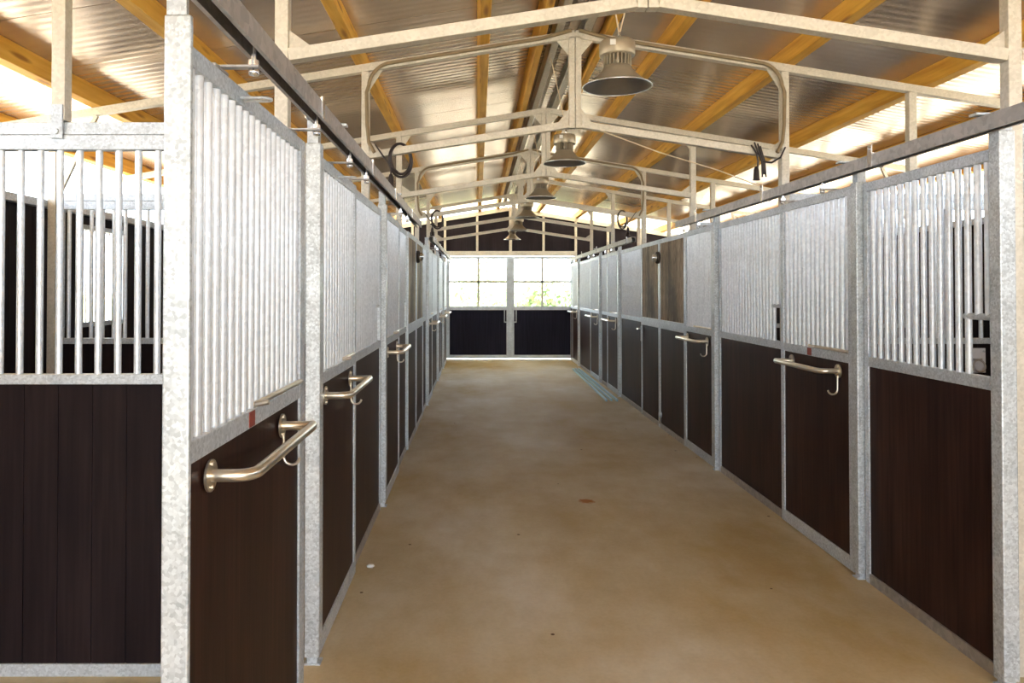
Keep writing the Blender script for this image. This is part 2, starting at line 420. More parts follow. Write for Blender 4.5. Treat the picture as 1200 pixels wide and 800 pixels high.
def end_leaf(name, x0, x1, sgn, label):
    r = bpy.data.objects.new(name, None); COL.objects.link(r); r['_o'] = ((x0 + x1) / 2, YE, 0.0); r.location = r['_o']
    struct(r, label)
    ya, yb = YE - 0.045, YE + 0.005
    m = MB(); wl_, wr_ = (0.075, 0.09) if sgn < 0 else (0.09, 0.075)
    m.box(x0, x0 + wl_, ya, yb, 0.035, 2.52); m.box(x1 - wr_, x1, ya, yb, 0.035, 2.52)
    if sgn < 0: m.box(x1 - 0.03, x1 + 0.038, ya - 0.012, ya, 0.06, 2.52)
    for z0, z1 in ((0.035, 0.11), (1.205, 1.295), (2.46, 2.52)): m.box(x0 + wl_, x1 - wr_, ya, yb, z0, z1)
    m.build('door_frame', GALV, r, 0.003)
    MB().box(x0 + 0.075, x1 - 0.075, YE - 0.03, YE - 0.008, 0.11, 1.205).build('board', BOARDB, r)
    m = MB(); xm = (x0 + x1) / 2
    m.box(xm - 0.024, xm + 0.024, ya + 0.008, yb - 0.012, 1.295, 2.46); m.box(x0 + 0.075, x1 - 0.075, ya + 0.008, yb - 0.012, 1.875, 1.922)
    m.build('glazing_bar', CREAM, r)
    MB().box(x0 + 0.075, x1 - 0.075, YE - 0.022, YE - 0.018, 1.295, 2.46).build('pane', GLASS, r)
    xe = x1 if sgn < 0 else x0; a = 0.085
    m = MB(); xo = xe + sgn * 0.15; xi = xe + sgn * 0.075
    m.box(xi, xo, ya - 0.012, ya, 0.90, 0.925); m.box(xo - sgn * 0.022, xo, ya - 0.012, ya, 0.925, 1.205)
    m.build('latch_plate', GALV, r)
end_leaf('door_1', DX0, DXM - 0.004, -1, 'left leaf of the glazed far double door')
end_leaf('door_2', DXM + 0.004, DX1, 1, 'right leaf of the glazed far double door')

# ------------------------------------------------------------------ timber purlins and ridge channels
pur = [(-4.62, 'outermost timber purlin along the left eave'), (-3.72, 'second timber purlin in from the left eave'), (-2.70, 'timber purlin above the left stalls, seen above the near partition'),
       (-1.67, 'timber purlin just outside the left row of stall fronts'), (-0.70, 'timber purlin midway on the left roof slope above the aisle'),
       (-0.25, 'timber purlin close on the left of the ridge'), (0.26, 'timber purlin close on the right of the ridge, behind the lamps'), (0.74, 'timber purlin crossing behind the nearest lamp on the right slope'),
       (1.67, 'timber purlin above the right edge of the aisle'), (2.75, 'timber purlin above the right stalls, crossing the outer struts'),
       (3.76, 'timber purlin low on the right slope above the stalls'), (4.62, 'outermost timber purlin along the right eave')]
for off, lab in pur:
    x = C + off; zc = raf(x) + 0.03
    if off in (-0.25, 0.26): wd = 0.06
    else: wd = 0.075
    m = MB(); s_ = -SL if off > 0 else SL
    n = Vector((-s_, 0, 1)).normalized(); mid = Vector((x, 0, zc)) + n * 0.078
    m.beam((mid.x, Y0, mid.z), (mid.x, YE + 0.8, mid.z), 0.155, wd, side=tuple(n))
    o = m.build('timber_purlin', WOOD, origin=(x, 8, zc)); o.modifiers.new('bevel', 'BEVEL').width = 0.004
    tag(o, lab, 'beam', 'timber purlins under the roof')
for x0, sg, lab in ((C - 0.15, 1, 'left steel channel running along under the ridge'), (C + 0.13, -1, 'right steel channel running along under the ridge')):
    z0 = raf(C) + 0.032; m = MB()
    m.box(x0, x0 + sg * 0.004, Y0, YS + 0.9, z0, z0 + 0.13)
    m.box(x0, x0 + sg * 0.06, Y0, YS + 0.9, z0, z0 + 0.004); m.box(x0, x0 + sg * 0.06, Y0, YS + 0.9, z0 + 0.126, z0 + 0.13)
    m.box(x0 + sg * 0.056, x0 + sg * 0.06, Y0, YS + 0.9, z0 + 0.004, z0 + 0.02)
    tag(m.build('ridge_channel', CREAM, origin=(x0, 8, z0)), lab, 'beam', 'ridge channels')

# ------------------------------------------------------------------ steel portal frames
FG = 'steel portal frames across the aisle'
ords = ['steel portal frame nearest the camera, cut off by the top edge', 'second steel portal frame, with brown conduit and cables looped on it', 'third steel portal frame, without conduit, behind the second lamp',
        'fourth steel portal frame, with conduit curving down beside the cable coils', 'fifth steel portal frame, over the row with the far stalls', 'last steel portal frame before the far gable']
def make_frame(y, lab):
    r = thing('portal_frame', lab, 'frame', (C, y, 0), FG)
    T = 0.06; xi = 1.63
    for sg in (-1, 1):
        xc = C + sg * xi
        MB().box(xc - T / 2, xc + T / 2, y - T / 2, y + T / 2, 0, raf(xc) - T / 2).build('column', CREAM, r, 0.004)
        MB().beam((C, y, raf(C)), (C + sg * 4.85, y, raf(C + 4.85)), T, T).build('rafter', CREAM, r, 0.003)
        zl0, zl1 = 2.985, 2.985 - SL * (xi - T / 2) + 0.02
        MB().beam((C + sg * 0.05, y, zl0), (xc - sg * T / 2, y, zl1), T, 0.055).build('lower_chord', CREAM, r, 0.003)
        MB().box(C + sg * 0.002, C + sg * 0.048, y - T / 2, y + T / 2, 2.955, raf(C) - 0.02).build('king_post', CREAM, r, 0.003)
        # triangular gusset plates
        for poly in ([(xc - sg * 0.03, zl1 + 0.02), (xc - sg * 0.03, zl1 + 0.115), (xc - sg * 0.14, zl1 + 0.035)],
                     [(xc - sg * 0.03, raf(xc) - 0.03), (xc - sg * 0.03, raf(xc) - 0.17), (xc - sg * 0.14, raf(xc) - 0.0)],
                     [(C + sg * 0.048, 3.0), (C + sg * 0.048, 3.11), (C + sg * 0.145, 2.985)],
                     [(C + sg * 0.048, raf(C) - 0.02), (C + sg * 0.048, raf(C) - 0.16), (C + sg * 0.15, raf(C) - 0.04)]):
            MB().prism(poly, y - 0.006, y + 0.006).build('gusset_plate', CREAM, r)
        xs = C + sg * 2.62
        m = MB(); m.box(xs - 0.03, xs + 0.03, y - 0.03, y + 0.03, 2.453, raf(xs) - 0.03)
        st = m.build('strut', CREAM, r, 0.003)
        m = MB(); m.box(xs - 0.026, xs + 0.026, y - 0.042, y - 0.031, 2.37, 2.52); m.cyl((xs, y - 0.052, 2.40), (xs, y - 0.042, 2.40), 0.014, 8)
        m.build('bracket_plate', GALV, st)
        xo = XL + 0.10 if sg < 0 else XR - 0.10
        MB().box(xo - 0.03, xo + 0.03, y - 0.03, y + 0.03, 0, raf(xo) - 0.03).build('outer_column', CREAM, r, 0.003)
        MB().beam((xo + (-sg) * 0.03, y, 2.42), (xo - sg * 0.33, y, raf(xo - sg * 0.33) - 0.03), 0.03, 0.03).build('knee_brace', CREAM, r)
    return r
f0 = make_frame(FRAMES[0], ords[0])
for y, lab in zip(FRAMES[1:], ords[1:]): dup(f0, (C, y, 0), lab)

# ------------------------------------------------------------------ stall fronts
def X(side, o): return R + o if side > 0 else L - o

def post(side, y, label, wd=0.07, h=None):
    h = h or (2.372 if side < 0 else 2.338)
    xa, xb = X(side, 0), X(side, 0.068)
    r = thing('stall_post', label, 'post', ((xa + xb) / 2, y + wd / 2, 0), 'galvanised stall posts')
    x0, x1 = sorted((xa, xb))
    MB().box(x0, x1, y, y + wd, 0.035, h).build('upright', GALVP, r, 0.005)
    m = MB(); m.box(x0 + 0.012, x1 - 0.012, y + wd * 0.15, y + wd * 0.85, 0, 0.04); m.box(x0 - 0.004, x1 + 0.004, y + 0.004, y + wd - 0.004, 0, 0.007)
    m.build('foot', GALV, r)
    m = MB(); xi = X(side, -0.115 if side < 0 else -0.09)
    m.box(*sorted((X(side, 0.012), X(side, 0.062))), y + wd * 0.1, y + wd * 0.9, h, 2.475)
    m.box(*sorted((xi, X(side, 0.012))), y + wd * 0.15, y + wd * 0.85, 2.4525, 2.462)
    m.build('track_bracket', GALV, r)
    return r

BAR = None
def bar(r, x, y, z0, z1):
    global BAR
    if BAR is None: BAR = {}
    key = (round(z1 - z0, 3))
    if key not in BAR:
        me = MB().cyl((0, 0, 0), (0, 0, z1 - z0), 0.0150, 12).build('bar', BARM).data
        bpy.data.objects.remove([o for o in COL.objects if o.data == me][0]); BAR[key] = me
    o = bpy.data.objects.new('bar', BAR[key]); COL.objects.link(o); o.parent = r
    o.location = Vector((x, y, z0)) - Vector(r['_o'])

ZM0, ZM1, ZT0, ZT1 = 1.255, 1.312, 2.272, 2.325
def front(side, y0, y1, label, kind, handle=False, feeder=None, sticker=None, upper='bars', hook=None, group=None, boardmat=None):
    door = kind == 'door'
    o0, o1 = (0.012, 0.05) if door else (0.034, 0.072)
    if kind == 'hinged': o0, o1 = 0.02, 0.058
    xf, xb = X(side, o0), X(side, o1)
    xm = (xf + xb) / 2; s = 1 if side > 0 else -1
    nm = {'door': 'sliding_stall_door', 'fixed': 'stall_front_panel', 'hinged': 'passage_door'}[kind]
    cat = {'door': 'door', 'fixed': 'panel', 'hinged': 'door'}[kind]
    r = thing(nm, label, cat, (xm, (y0 + y1) / 2, 0.0), group)
    sw = 0.05 if door else 0.042
    sa, sb = (0.012, 0.085) if (side < 0 and y0 < 2) else (sw, sw)
    zb0 = 0.012 if door else 0.0; zb1 = 0.095 if door else 0.06
    bx = sorted((xf, xb))
    for a, b in ((y0, y0 + sa), (y1 - sb, y1)):
        MB().box(*bx, a, b, zb0, ZT1).build('stile', GALV, r, 0.003)
    ya, yb = y0 + sa, y1 - sb
    MB().box(*bx, ya, yb, zb0, zb1).build('bottom_rail', TRACKM if not door else GALV, r, 0.003)
    MB().box(*bx, ya, yb, ZM0 - (0.03 if kind == 'hinged' else 0), ZM1 + (0.02 if kind == 'hinged' else 0)).build('middle_rail', GALV, r, 0.003)
    MB().box(*bx, ya, yb, ZT0, ZT1).build('top_rail', GALV, r, 0.003)
    MB().box(*sorted((X(side, o0 + 0.009), X(side, o1 - 0.006))), ya, yb, zb1, ZM0 - (0.03 if kind == 'hinged' else 0)).build('board', boardmat or BOARD, r)
    if upper == 'board':
        MB().box(*sorted((X(side, o0 + 0.009), X(side, o1 - 0.006))), ya, yb, ZM1 + 0.02, ZT0).build('upper_board', GREYWOOD, r)
    else:
        n = max(2, round((yb - ya) / 0.0665)); st = (yb - ya) / n
        ys = [ya + (k + 0.5) * st for k in range(n)]
        cut = {'near': ys[:2], 'far': ys[-2:], None: []}[feeder]
        for y in ys:
            bar(r, xm, y, 1.585 if y in cut else ZM1 - 0.002, ZT0 + 0.002)
        if feeder:
            if feeder == 'near': a, b = ya - 0.005, ys[2] + 0.02
            else: a, b = ys[-3] - 0.02, yb + 0.005
            MB().cyl((xm, a, 1.578), (xm, b, 1.578), 0.015, 12).build('feed_opening_bar', GALV, r)
    if door:
        for yy in (y0 + 0.24, y1 - 0.2):
            m = MB(); tx = X(side, -0.078 if side < 0 else -0.05)
            m.box(*sorted((X(side, o1 - 0.012), X(side, o0))), yy - 0.055, yy + 0.055, ZT1, ZT1 + 0.008)
            m.box(*sorted((X(side, 0.03), X(side, -0.095 if side < 0 else -0.067))), yy - 0.015, yy + 0.015, ZT1 + 0.008, ZT1 + 0.014)
            hg = m.build('hanger', TRACKM, r)
            m = MB(); m.cyl((tx, yy, ZT1 + 0.0), (tx, yy, 2.40), 0.007, 8); m.cyl((tx, yy, ZT1 + 0.015), (tx, yy, ZT1 + 0.03), 0.016, 6)
            m.lathe([(0.0, ZT1 - 0.016), (0.014, ZT1 - 0.012), (0.016, ZT1 + 0.004), (0.0, ZT1 + 0.006)], (tx, yy, 0), 12)
            m.build('hanger_bolt', ZINC, hg)
        # slide bolt lying on the middle rail
        a, b = (y0 + 0.585, y1 - 0.06) if side < 0 else (y0 + 0.06, y0 + 0.50)
        m = MB(); xx = X(side, o0 + 0.004); m.cyl((xx, a, ZM1 + 0.011), (xx, b, ZM1 + 0.011), 0.010, 10)
        e = a if side < 0 else b
        m.tube([(xx, e, ZM1 + 0.011), (X(side, o0 - 0.015), e, ZM1 + 0.013), (X(side, o0 - 0.04), e, ZM1 + 0.018)], 0.009, 8)
        m.build('slide_bolt', STAIN, r)
        if side < 0 and y0 < 4:      # flat guide loop on the top rail
            yl = y0 + 0.42; m = MB(); zz = ZT1 - 0.035
            pts = [(X(side, o0), yl - 0.02, zz), (X(side, o0 - 0.07), yl - 0.02, zz)] + [(X(side, o0 - 0.07 - 0.02 * math.sin(k / 8 * PI)), yl - 0.02 * math.cos(k / 8 * PI), zz) for k in range(1, 8)] + [(X(side, o0 - 0.07), yl + 0.02, zz), (X(side, o0), yl + 0.02, zz)]
            m.tube(pts, 0.005, 8); m.build('guide_loop', GALV, r)
    if sticker:
        ym = y0 + sticker * (y1 - y0)
        MB().box(*sorted((xf, X(side, o0 - 0.002))), ym - 0.03, ym + 0.03, ZM0 + 0.004, ZM1 - 0.004).build('sticker', RED, r)['label'] = 'small red sticker on the rail'
    if handle:
        z = 1.195; yn = (y0 + 0.155 if y0 < 2 else y0 + 0.09) if side < 0 else y0 + 0.17; yf = yn + 0.74
        if y1 - y0 < 1.05: yf = yn + 0.68
        P = []
        out = -0.118; rb = 0.05
        P.append((X(side, o0 - 0.002), yn, z)); P.append((X(side, o0 + out + rb), yn, z))
        for k in range(1, 6):
            a = k / 6 * PI / 2
            P.append((X(side, o0 + out + rb - rb * math.sin(a)), yn + rb - rb * math.cos(a), z))
        P.append((X(side, o0 + out), yn + rb, z)); P.append((X(side, o0 + out), yf - 0.012, z)); P.append((X(side, o0 + out + 0.002), yf, z))
        P.append((X(side, o0 + out + 0.014), yf + 0.001, z)); P.append((X(side, o0 - 0.002), yf, z))
        h = MB().tube(P, 0.017, 14).build('handle', STAIN, r)
        for yy in (yn, yf):
            m = MB(); m.cyl((X(side, o0), yy, z), (X(side, o0 - 0.007), yy, z), 0.044, 20)
            m.cyl((X(side, o0 - 0.006), yy, z + 0.032), (X(side, o0 - 0.012), yy, z + 0.032), 0.007, 8)
            m.cyl((X(side, o0 - 0.006), yy, z - 0.032), (X(side, o0 - 0.012), yy, z - 0.032), 0.007, 8)
            m.build('flange', STAIN, h)
        yy = yf if side < 0 else yn
        Q = [(X(side, o0 - 0.008), yy, z - 0.035), (X(side, o0 - 0.008), yy, z - 0.115)]
        for k in range(1, 8):
            a = k / 7 * PI * 0.95
            Q.append((X(side, o0 - 0.008 - 0.03 + 0.03 * math.cos(a)), yy, z - 0.115 - 0.03 * math.sin(a)))
        MB().tube(Q, 0.006, 8).build('hook', STAIN, h)
    return r

PG = 'fixed barred panels of the stall fronts'; DG = 'sliding stall doors along the aisle'; HG = 'hinged passage doors'
# left row, near to far
post(-1, 1.843, 'spangled galvanised post at the near end of the left row', wd=0.02, h=2.39)
front(-1, 1.866, 3.13, 'nearest barred sliding door of the left row, red sticker on its rail', 'door', True, sticker=0.42, group=DG)
post(-1, 3.37, 'galvanised post between the first and second left doors')
front(-1, 3.455, 4.45, 'second sliding door of the left row, just past the near partition', 'door', True, group=DG)
front(-1, 4.455, 5.76, 'fixed barred panel right behind the second left door', 'fixed', feeder='far', group=PG)
post(-1, 5.81, 'galvanised post between the second fixed panel and third left door')
front(-1, 5.895, 6.93, 'third sliding door of the left row, beside the passage panel', 'door', True, group=DG)
front(-1, 6.94, 7.84, 'narrow fixed barred panel before the left passage doors', 'fixed', feeder='far', group=PG)
front(-1, 7.88, 8.95, 'left passage door leaf with grey-brown upper board, nearer leaf', 'hinged', upper='board', group=HG)
front(-1, 8.96, 10.05, 'left passage door leaf with grey-brown upper board, farther leaf', 'hinged', upper='board', group=HG)
front(-1, 10.07, 10.86, 'narrow fixed barred panel just past the left passage doors', 'fixed', group=PG)
post(-1, 10.90, 'galvanised post just past the left passage doors')
front(-1, 10.985, 11.98, 'sliding door of the left row next after the passage', 'door', True, group=DG)
front(-1, 11.99, 13.76, 'fixed barred panel second from the far end of the left row', 'fixed', group=PG)
post(-1, 13.80, 'galvanised post second from the far end of the left row')
front(-1, 13.885, 14.88, 'second sliding door from the far end of the left row', 'door', True, group=DG)
front(-1, 14.89, 15.91, 'last fixed barred panel of the left row', 'fixed', group=PG)
post(-1, 15.95, 'last galvanised post of the left row near the far doors')
front(-1, 16.035, 17.15, 'last sliding door of the left row near the far doors', 'door', True, group=DG)
front(-1, 17.16, 18.08, 'end panel closing the left row against the gable', 'fixed', group=PG)
# right row, near to far
post(1, 3.16, 'wide bright galvanised post at the near end of the right row', h=2.385)
front(1, 3.235, 4.345, 'nearest barred fixed panel of the right row with feed opening', 'fixed', feeder='near', group=PG)
post(1, 4.36, 'galvanised post between the near right panel and its sliding door')
front(1, 4.44, 5.485, 'nearest sliding door of the right row, brown mark on its rail', 'door', True, sticker=0.55, group=DG)
front(1, 5.50, 6.965, 'fixed barred panel with feed opening behind the near right door', 'fixed', feeder='near', group=PG)
post(1, 6.985, 'galvanised post between the second right panel and second door')
front(1, 7.07, 8.03, 'second sliding door of the right row, before the passage doors', 'door', True, group=DG)
front(1, 8.06, 9.19, 'right passage door leaf with grey-brown upper board, nearer leaf', 'hinged', upper='board', group=HG)
front(1, 9.20, 10.20, 'right passage door leaf with grey-brown upper board, farther leaf', 'hinged', upper='board', group=HG)
front(1, 10.23, 11.74, 'fixed barred panel just past the right passage doors', 'fixed', group=PG)
post(1, 11.77, 'galvanised post beside the near tips of the tubes on the floor')
front(1, 11.855, 12.86, 'sliding door of the right row next after the passage', 'door', True, group=DG)
front(1, 12.875, 13.57, 'narrow fixed barred panel beside the tubes on the floor', 'fixed', group=PG)
post(1, 13.60, 'galvanised post halfway along the tubes on the floor')
front(1, 13.685, 14.78, 'second sliding door from the far end of the right row', 'door', True, group=DG)
front(1, 14.79, 16.47, 'last long fixed barred panel of the right row', 'fixed', group=PG)
post(1, 16.50, 'last galvanised post of the right row near the far doors')
front(1, 16.585, 17.60, 'last sliding door of the right row near the far doors', 'door', True, group=DG)
front(1, 17.61, 18.08, 'short end panel closing the right row against the gable', 'fixed', group=PG)

# sliding-door tracks: box channel with a slot underneath
def track(side, y0, y1, label, caps):
    xc = X(side, -0.078 if side < 0 else -0.05); z0, z1 = 2.376, 2.442; hw = 0.030
    r = thing('door_track', label, 'rail', (xc, (y0 + y1) / 2, z0), 'door tracks above the stall fronts')
    m = MB(); t = 0.004
    m.box(xc - hw, xc - hw + t, y0, y1, z0, z1); m.box(xc + hw - t, xc + hw, y0, y1, z0, z1); m.box(xc - hw + t, xc + hw - t, y0, y1, z1 - t, z1)
    m.box(xc - hw + t, xc - 0.017, y0, y1, z0, z0 + t); m.box(xc + 0.017, xc + hw - t, y0, y1, z0, z0 + t)
    m.build('rail', TRACKM, r)
    MB().box(xc - hw + t, xc + hw - t, y0 + 0.01, y1 - 0.01, z1 - t - 0.012, z1 - t - 0.001).build('slot_shade_strip', DARKM, r)  # dark strip added as the shade inside the hollow track
    for y in caps:
        m = MB(); a, b = xc - hw - 0.005, xc + hw + 0.005
        m.box(a, a + 0.005, y - 0.022, y + 0.022, z0 - 0.004, z1 + 0.05); m.box(b - 0.005, b, y - 0.022, y + 0.022, z0 - 0.004, z1 + 0.014)
        m.box(a + 0.005, b - 0.005, y - 0.022, y + 0.022, z1 + 0.001, z1 + 0.008)
        m.cyl((a - 0.008, y, z1 + 0.03), (a, y, z1 + 0.03), 0.009, 8)
        m.build('track_clip', ZINC, r)
track(-1, 0.5, 8.05, 'long near sliding-door track above the left row', [1.2, 2.9, 4.3, 5.5, 6.9])
track(-1, 10.2, 17.9, 'far sliding-door track above the left row', [10.6, 12.2, 13.5, 15.3, 17.0])
track(1, 1.8, 8.05, 'long near sliding-door track above the right row', [2.6, 4.05, 5.60, 7.3])
track(1, 10.35, 17.9, 'far sliding-door track above the right row', [10.7, 12.2, 13.4, 15.3, 17.0])

# ------------------------------------------------------------------ partitions between the stalls
def partition(x0, x1, y, label):
    r = thing('stall_partition', label, 'partition', ((x0 + x1) / 2, y, 0), 'barred partitions between stalls')
    ya, yb = y - 0.025, y + 0.025
    for a, b in ((x0, x0 + 0.04), (x1 - 0.04, x1)): MB().box(a, b, ya, yb, 0, 2.388).build('stile', GALV, r, 0.003)
    a, b = x0 + 0.04, x1 - 0.04
    MB().box(a, b, ya, yb, 0, 0.055).build('bottom_rail', GALV, r, 0.003)
    MB().box(a, b, ya, yb, 1.282, 1.326).build('middle_rail', GALV, r, 0.003)
    MB().box(a, b, ya, yb, 2.322, 2.388).build('top_rail', GALV, r, 0.003)
    MB().box(x0, x1, ya + 0.006, yb - 0.004, 2.390, 2.446).build('tie_rail', GALV, r, 0.003)
    m = MB(); n = round((b - a) / 0.147); st = (b - a) / n
    for k in range(n): m.box(a + k * st + 0.002, a + (k + 1) * st - 0.002, y - 0.015, y + 0.015, 0.055, 1.282)
    m.box(a, b, y - 0.01, y + 0.01, 0.055, 1.282); m.build('planks', BOARDN, r)
    n = round((b - a) / 0.0875); st = (b - a) / n
    for k in range(n): bar(r, a + (k + 0.5) * st, y, 1.324, 2.324)
for y, la, ra in ((3.30, 'near partition left of the big spangled post', 'partition at the right edge of the picture behind the bright post'),
                  (5.75, 'second partition, seen through the bars of the near left one', 'partition behind the feed opening of the near right panel'),
                  (8.20, 'third left partition, farthest one seen through both nearer ones', 'far right partition seen between bars of the near right panel')):
    partition(XL + 0.14, C - 1.63 - 0.035, y, 'barred stall ' + la)
    partition(C + 1.63 + 0.035, XR - 0.14, y, 'barred stall ' + ra)

# tether-ring plate on the second right partition
r = thing('tether_ring', 'square metal plate with tether ring on the partition, seen through the feed opening', 'ring', (3.86, 5.72, 1.0))
MB().box(3.795, 3.925, 5.722, 5.734, 1.06, 1.25).build('plate', PLATE, r, 0.003)
m = MB()
for dx in (-0.05, 0.05):
    for z in (1.085, 1.225): m.cyl((3.86 + dx, 5.722, z), (3.86 + dx, 5.716, z), 0.010, 8)
m.build('bolt_head', GALV, r)
m = MB(); m.tube([(3.86 + 0.045 * math.cos(a * PI / 10), 5.709 - 0.01 * (1 - math.sin(a * PI / 10)), 1.115 + 0.045 * math.sin(a * PI / 10)) for a in range(20)], 0.007, 8, closed=True)
m.build('ring', TRACKM, r)
m = MB(); m.tube([(3.86 + 0.03 * math.cos(a * PI / 8), 5.722 - 0.022 * math.sin(a * PI / 8), 1.165) for a in range(9)], 0.007, 8); m.build('eye', TRACKM, r)

# round fittings on the meeting stiles of the passage doors
for side, y, lab in ((-1, 8.955, 'round dark fitting high on the left passage doors'), (1, 9.195, 'round fitting high on the right passage doors')):
    r = thing('round_fitting', lab, 'fitting', (X(side, 0.02), y, 2.10), 'round fittings on the passage doors'); s = -1 if side > 0 else 1
    MB().lathe([(0, 0), (0.075, 0), (0.075, s * 0.03), (0.06, s * 0.04), (0, s * 0.04)], (X(side, 0.02), y, 2.10), 20, 'X').build('base', DARKM, r)
    MB().lathe([(0.055, s * 0.04), (0.05, s * 0.06), (0.035, s * 0.08), (0.0, s * 0.088)], (X(side, 0.02), y, 2.10), 20, 'X').build('dome', ZINC, r)
# latch on the far right passage leaf
r = thing('door_latch', 'small steel latch at the far edge of the right passage doors', 'latch', (X(1, 0.02), 10.15, 1.15))
MB().box(X(1, 0.008), X(1, 0.0195), 10.11, 10.19, 1.0, 1.2).build('plate', GALV, r)
m = MB(); m.tube([(X(1, 0.008), 10.15, 1.17), (X(1, -0.05), 10.15, 1.17), (X(1, -0.055), 10.10, 1.17)], 0.01, 8); m.build('lever', ZINC, r)
r = thing('floor_bolt', 'small round bolt low on the right passage doors', 'bolt', (X(1, 0.02), 9.10, 0.1))
m = MB(); m.cyl((X(1, 0.0195), 9.10, 0.17), (X(1, -0.01), 9.10, 0.17), 0.035, 12); m.build('housing', GALV, r)
m = MB(); m.cyl((X(1, 0.0), 9.10, 0.06), (X(1, 0.0), 9.10, 0.2), 0.009, 8); m.build('pin', ZINC, r)

# ------------------------------------------------------------------ lamps
def lamp(y, label):
    r = thing('pendant_lamp', label, 'lamp', (C, y, 2.80), 'grey industrial lamps along the ridge')
    z = 2.80
    m = MB(); m.lathe([(0.186, z + 0.0), (0.184, z + 0.004), (0.15, z + 0.025), (0.115, z + 0.055), (0.085, z + 0.088), (0.07, z + 0.112), (0.0, z + 0.114)], (C, y, 0), 40)
    sh = m.build('lamp_shade', LAMPG, r)
    m = MB(); m.lathe([(0.186, z), (0.18, z + 0.001), (0.147, z + 0.022), (0.11, z + 0.052), (0.07, z + 0.095), (0.0, z + 0.098)], (C, y, 0), 40)
    m.build('reflector', LAMPIN, sh)
    m = MB(); m.tube([(C + 0.186 * math.cos(2 * PI * k / 40), y + 0.186 * math.sin(2 * PI * k / 40), z + 0.001) for k in range(40)], 0.004, 6, closed=True)
    m.build('rim', ZINC, sh)
    m = MB(); m.lathe([(0.0, z + 0.112), (0.04, z + 0.112), (0.04, z + 0.17), (0.0, z + 0.17)], (C, y, 0), 20)
    for k in range(22):
        a = 2 * PI * k / 22; d = Vector((math.cos(a), math.sin(a), 0))
        p = Vector((C, y, 0)) + d * 0.038; q = Vector((C, y, 0)) + d * 0.076
        m.beam(p + Vector((0, 0, z + 0.142)), q + Vector((0, 0, z + 0.142)), 0.005, 0.062, side=(-d.y, d.x, 0))
    m.build('heat_sink', LAMPG, r)
    m = MB(); m.lathe([(0.0, z + 0.172), (0.092, z + 0.165), (0.096, z + 0.172), (0.096, z + 0.235), (0.09, z + 0.246), (0.0, z + 0.25)], (C, y, 0), 32)
    hs = m.build('driver_housing', LAMPG, r)
    MB().box(C - 0.055, C - 0.025, y - 0.0965, y - 0.0895, z + 0.2, z + 0.23).build('rating_plate', WHITE, hs)
    m = MB(); ring = [(C + 0.012 + 0.0 * k, y + 0.022 * math.cos(2 * PI * k / 14), z + 0.272 + 0.022 * math.sin(2 * PI * k / 14)) for k in range(14)]
    m.tube(ring, 0.005, 6, closed=True); m.build('hanging_eye', ZINC, r)
    zt = raf(C) + 0.03
    for dx, a in ((-0.13, 0), (0.11, 1)):
        m = MB(); pts = []
        for k in range(7):
            u = k / 6; pts.append((C + 0.012 + (dx) * u ** (0.8 if a else 1.1), y, z + 0.285 + (zt - z - 0.285) * u))
        m.tube(pts, 0.0042, 6); m.build('hanging_cord', WIRE, r)
    return r
ll = ['nearest grey pendant lamp, largest, hanging by the second frame', 'second grey pendant lamp from the front', 'third grey pendant lamp from the front', 'fourth grey pendant lamp from the front',
      'fifth grey pendant lamp from the front, before the gable', 'farthest grey pendant lamp, smallest, before the far gable']
l0 = lamp(4.0, ll[0])
for k in range(1, 6): dup(l0, (C, 4.0 + 2.43 * k, 2.80), ll[k])

# ------------------------------------------------------------------ conduits and hanging cables
def conduit(y, labs):
    yy = y - 0.044; P = []
    def chord(x): return (x, yy, raf(x))
    for sg, lab in ((-1, labs[0]), (1, labs[1])):
        xe = C + sg * 1.63; rr = 0.17
        P = [(C + sg * 0.03, yy, raf(C) + 0.02)] + [(C + sg * (0.03 + u * (1.60 - rr - 0.03) / 6), yy, raf(C + sg * (0.03 + u * (1.60 - rr - 0.03) / 6)) + (0.02 if u < 1 else 0.0)) for u in range(1, 7)]
        x0, z0 = P[-1][0], P[-1][2]
        for k in range(1, 18):
            a = k / 18 * PI / 2
            P.append((x0 + sg * rr * math.sin(a), yy, z0 - rr * (1 - math.cos(a)) - SL * rr * math.sin(a) * 0.7))
        P.append((xe - sg * 0.012, yy, z0 - rr - 0.06)); P.append((xe - sg * 0.016, yy, 2.98)); P.append((xe - sg * (0.03), yy, 2.84)); P.append((xe - sg * 0.075, yy - 0.01, 2.76))
        o = MB().tube(P, 0.014, 10).build('electric_conduit', CONDUIT, origin=(xe, yy, 2.9)); tag(o, lab, 'conduit', 'brown conduits on the portal frames')
conduit(FRAMES[1], ('brown conduit on the left half of the second frame', 'brown conduit on the right half of the second frame'))
conduit(FRAMES[3], ('brown conduit on the left half of the fourth frame', 'brown conduit on the right half of the fourth frame'))

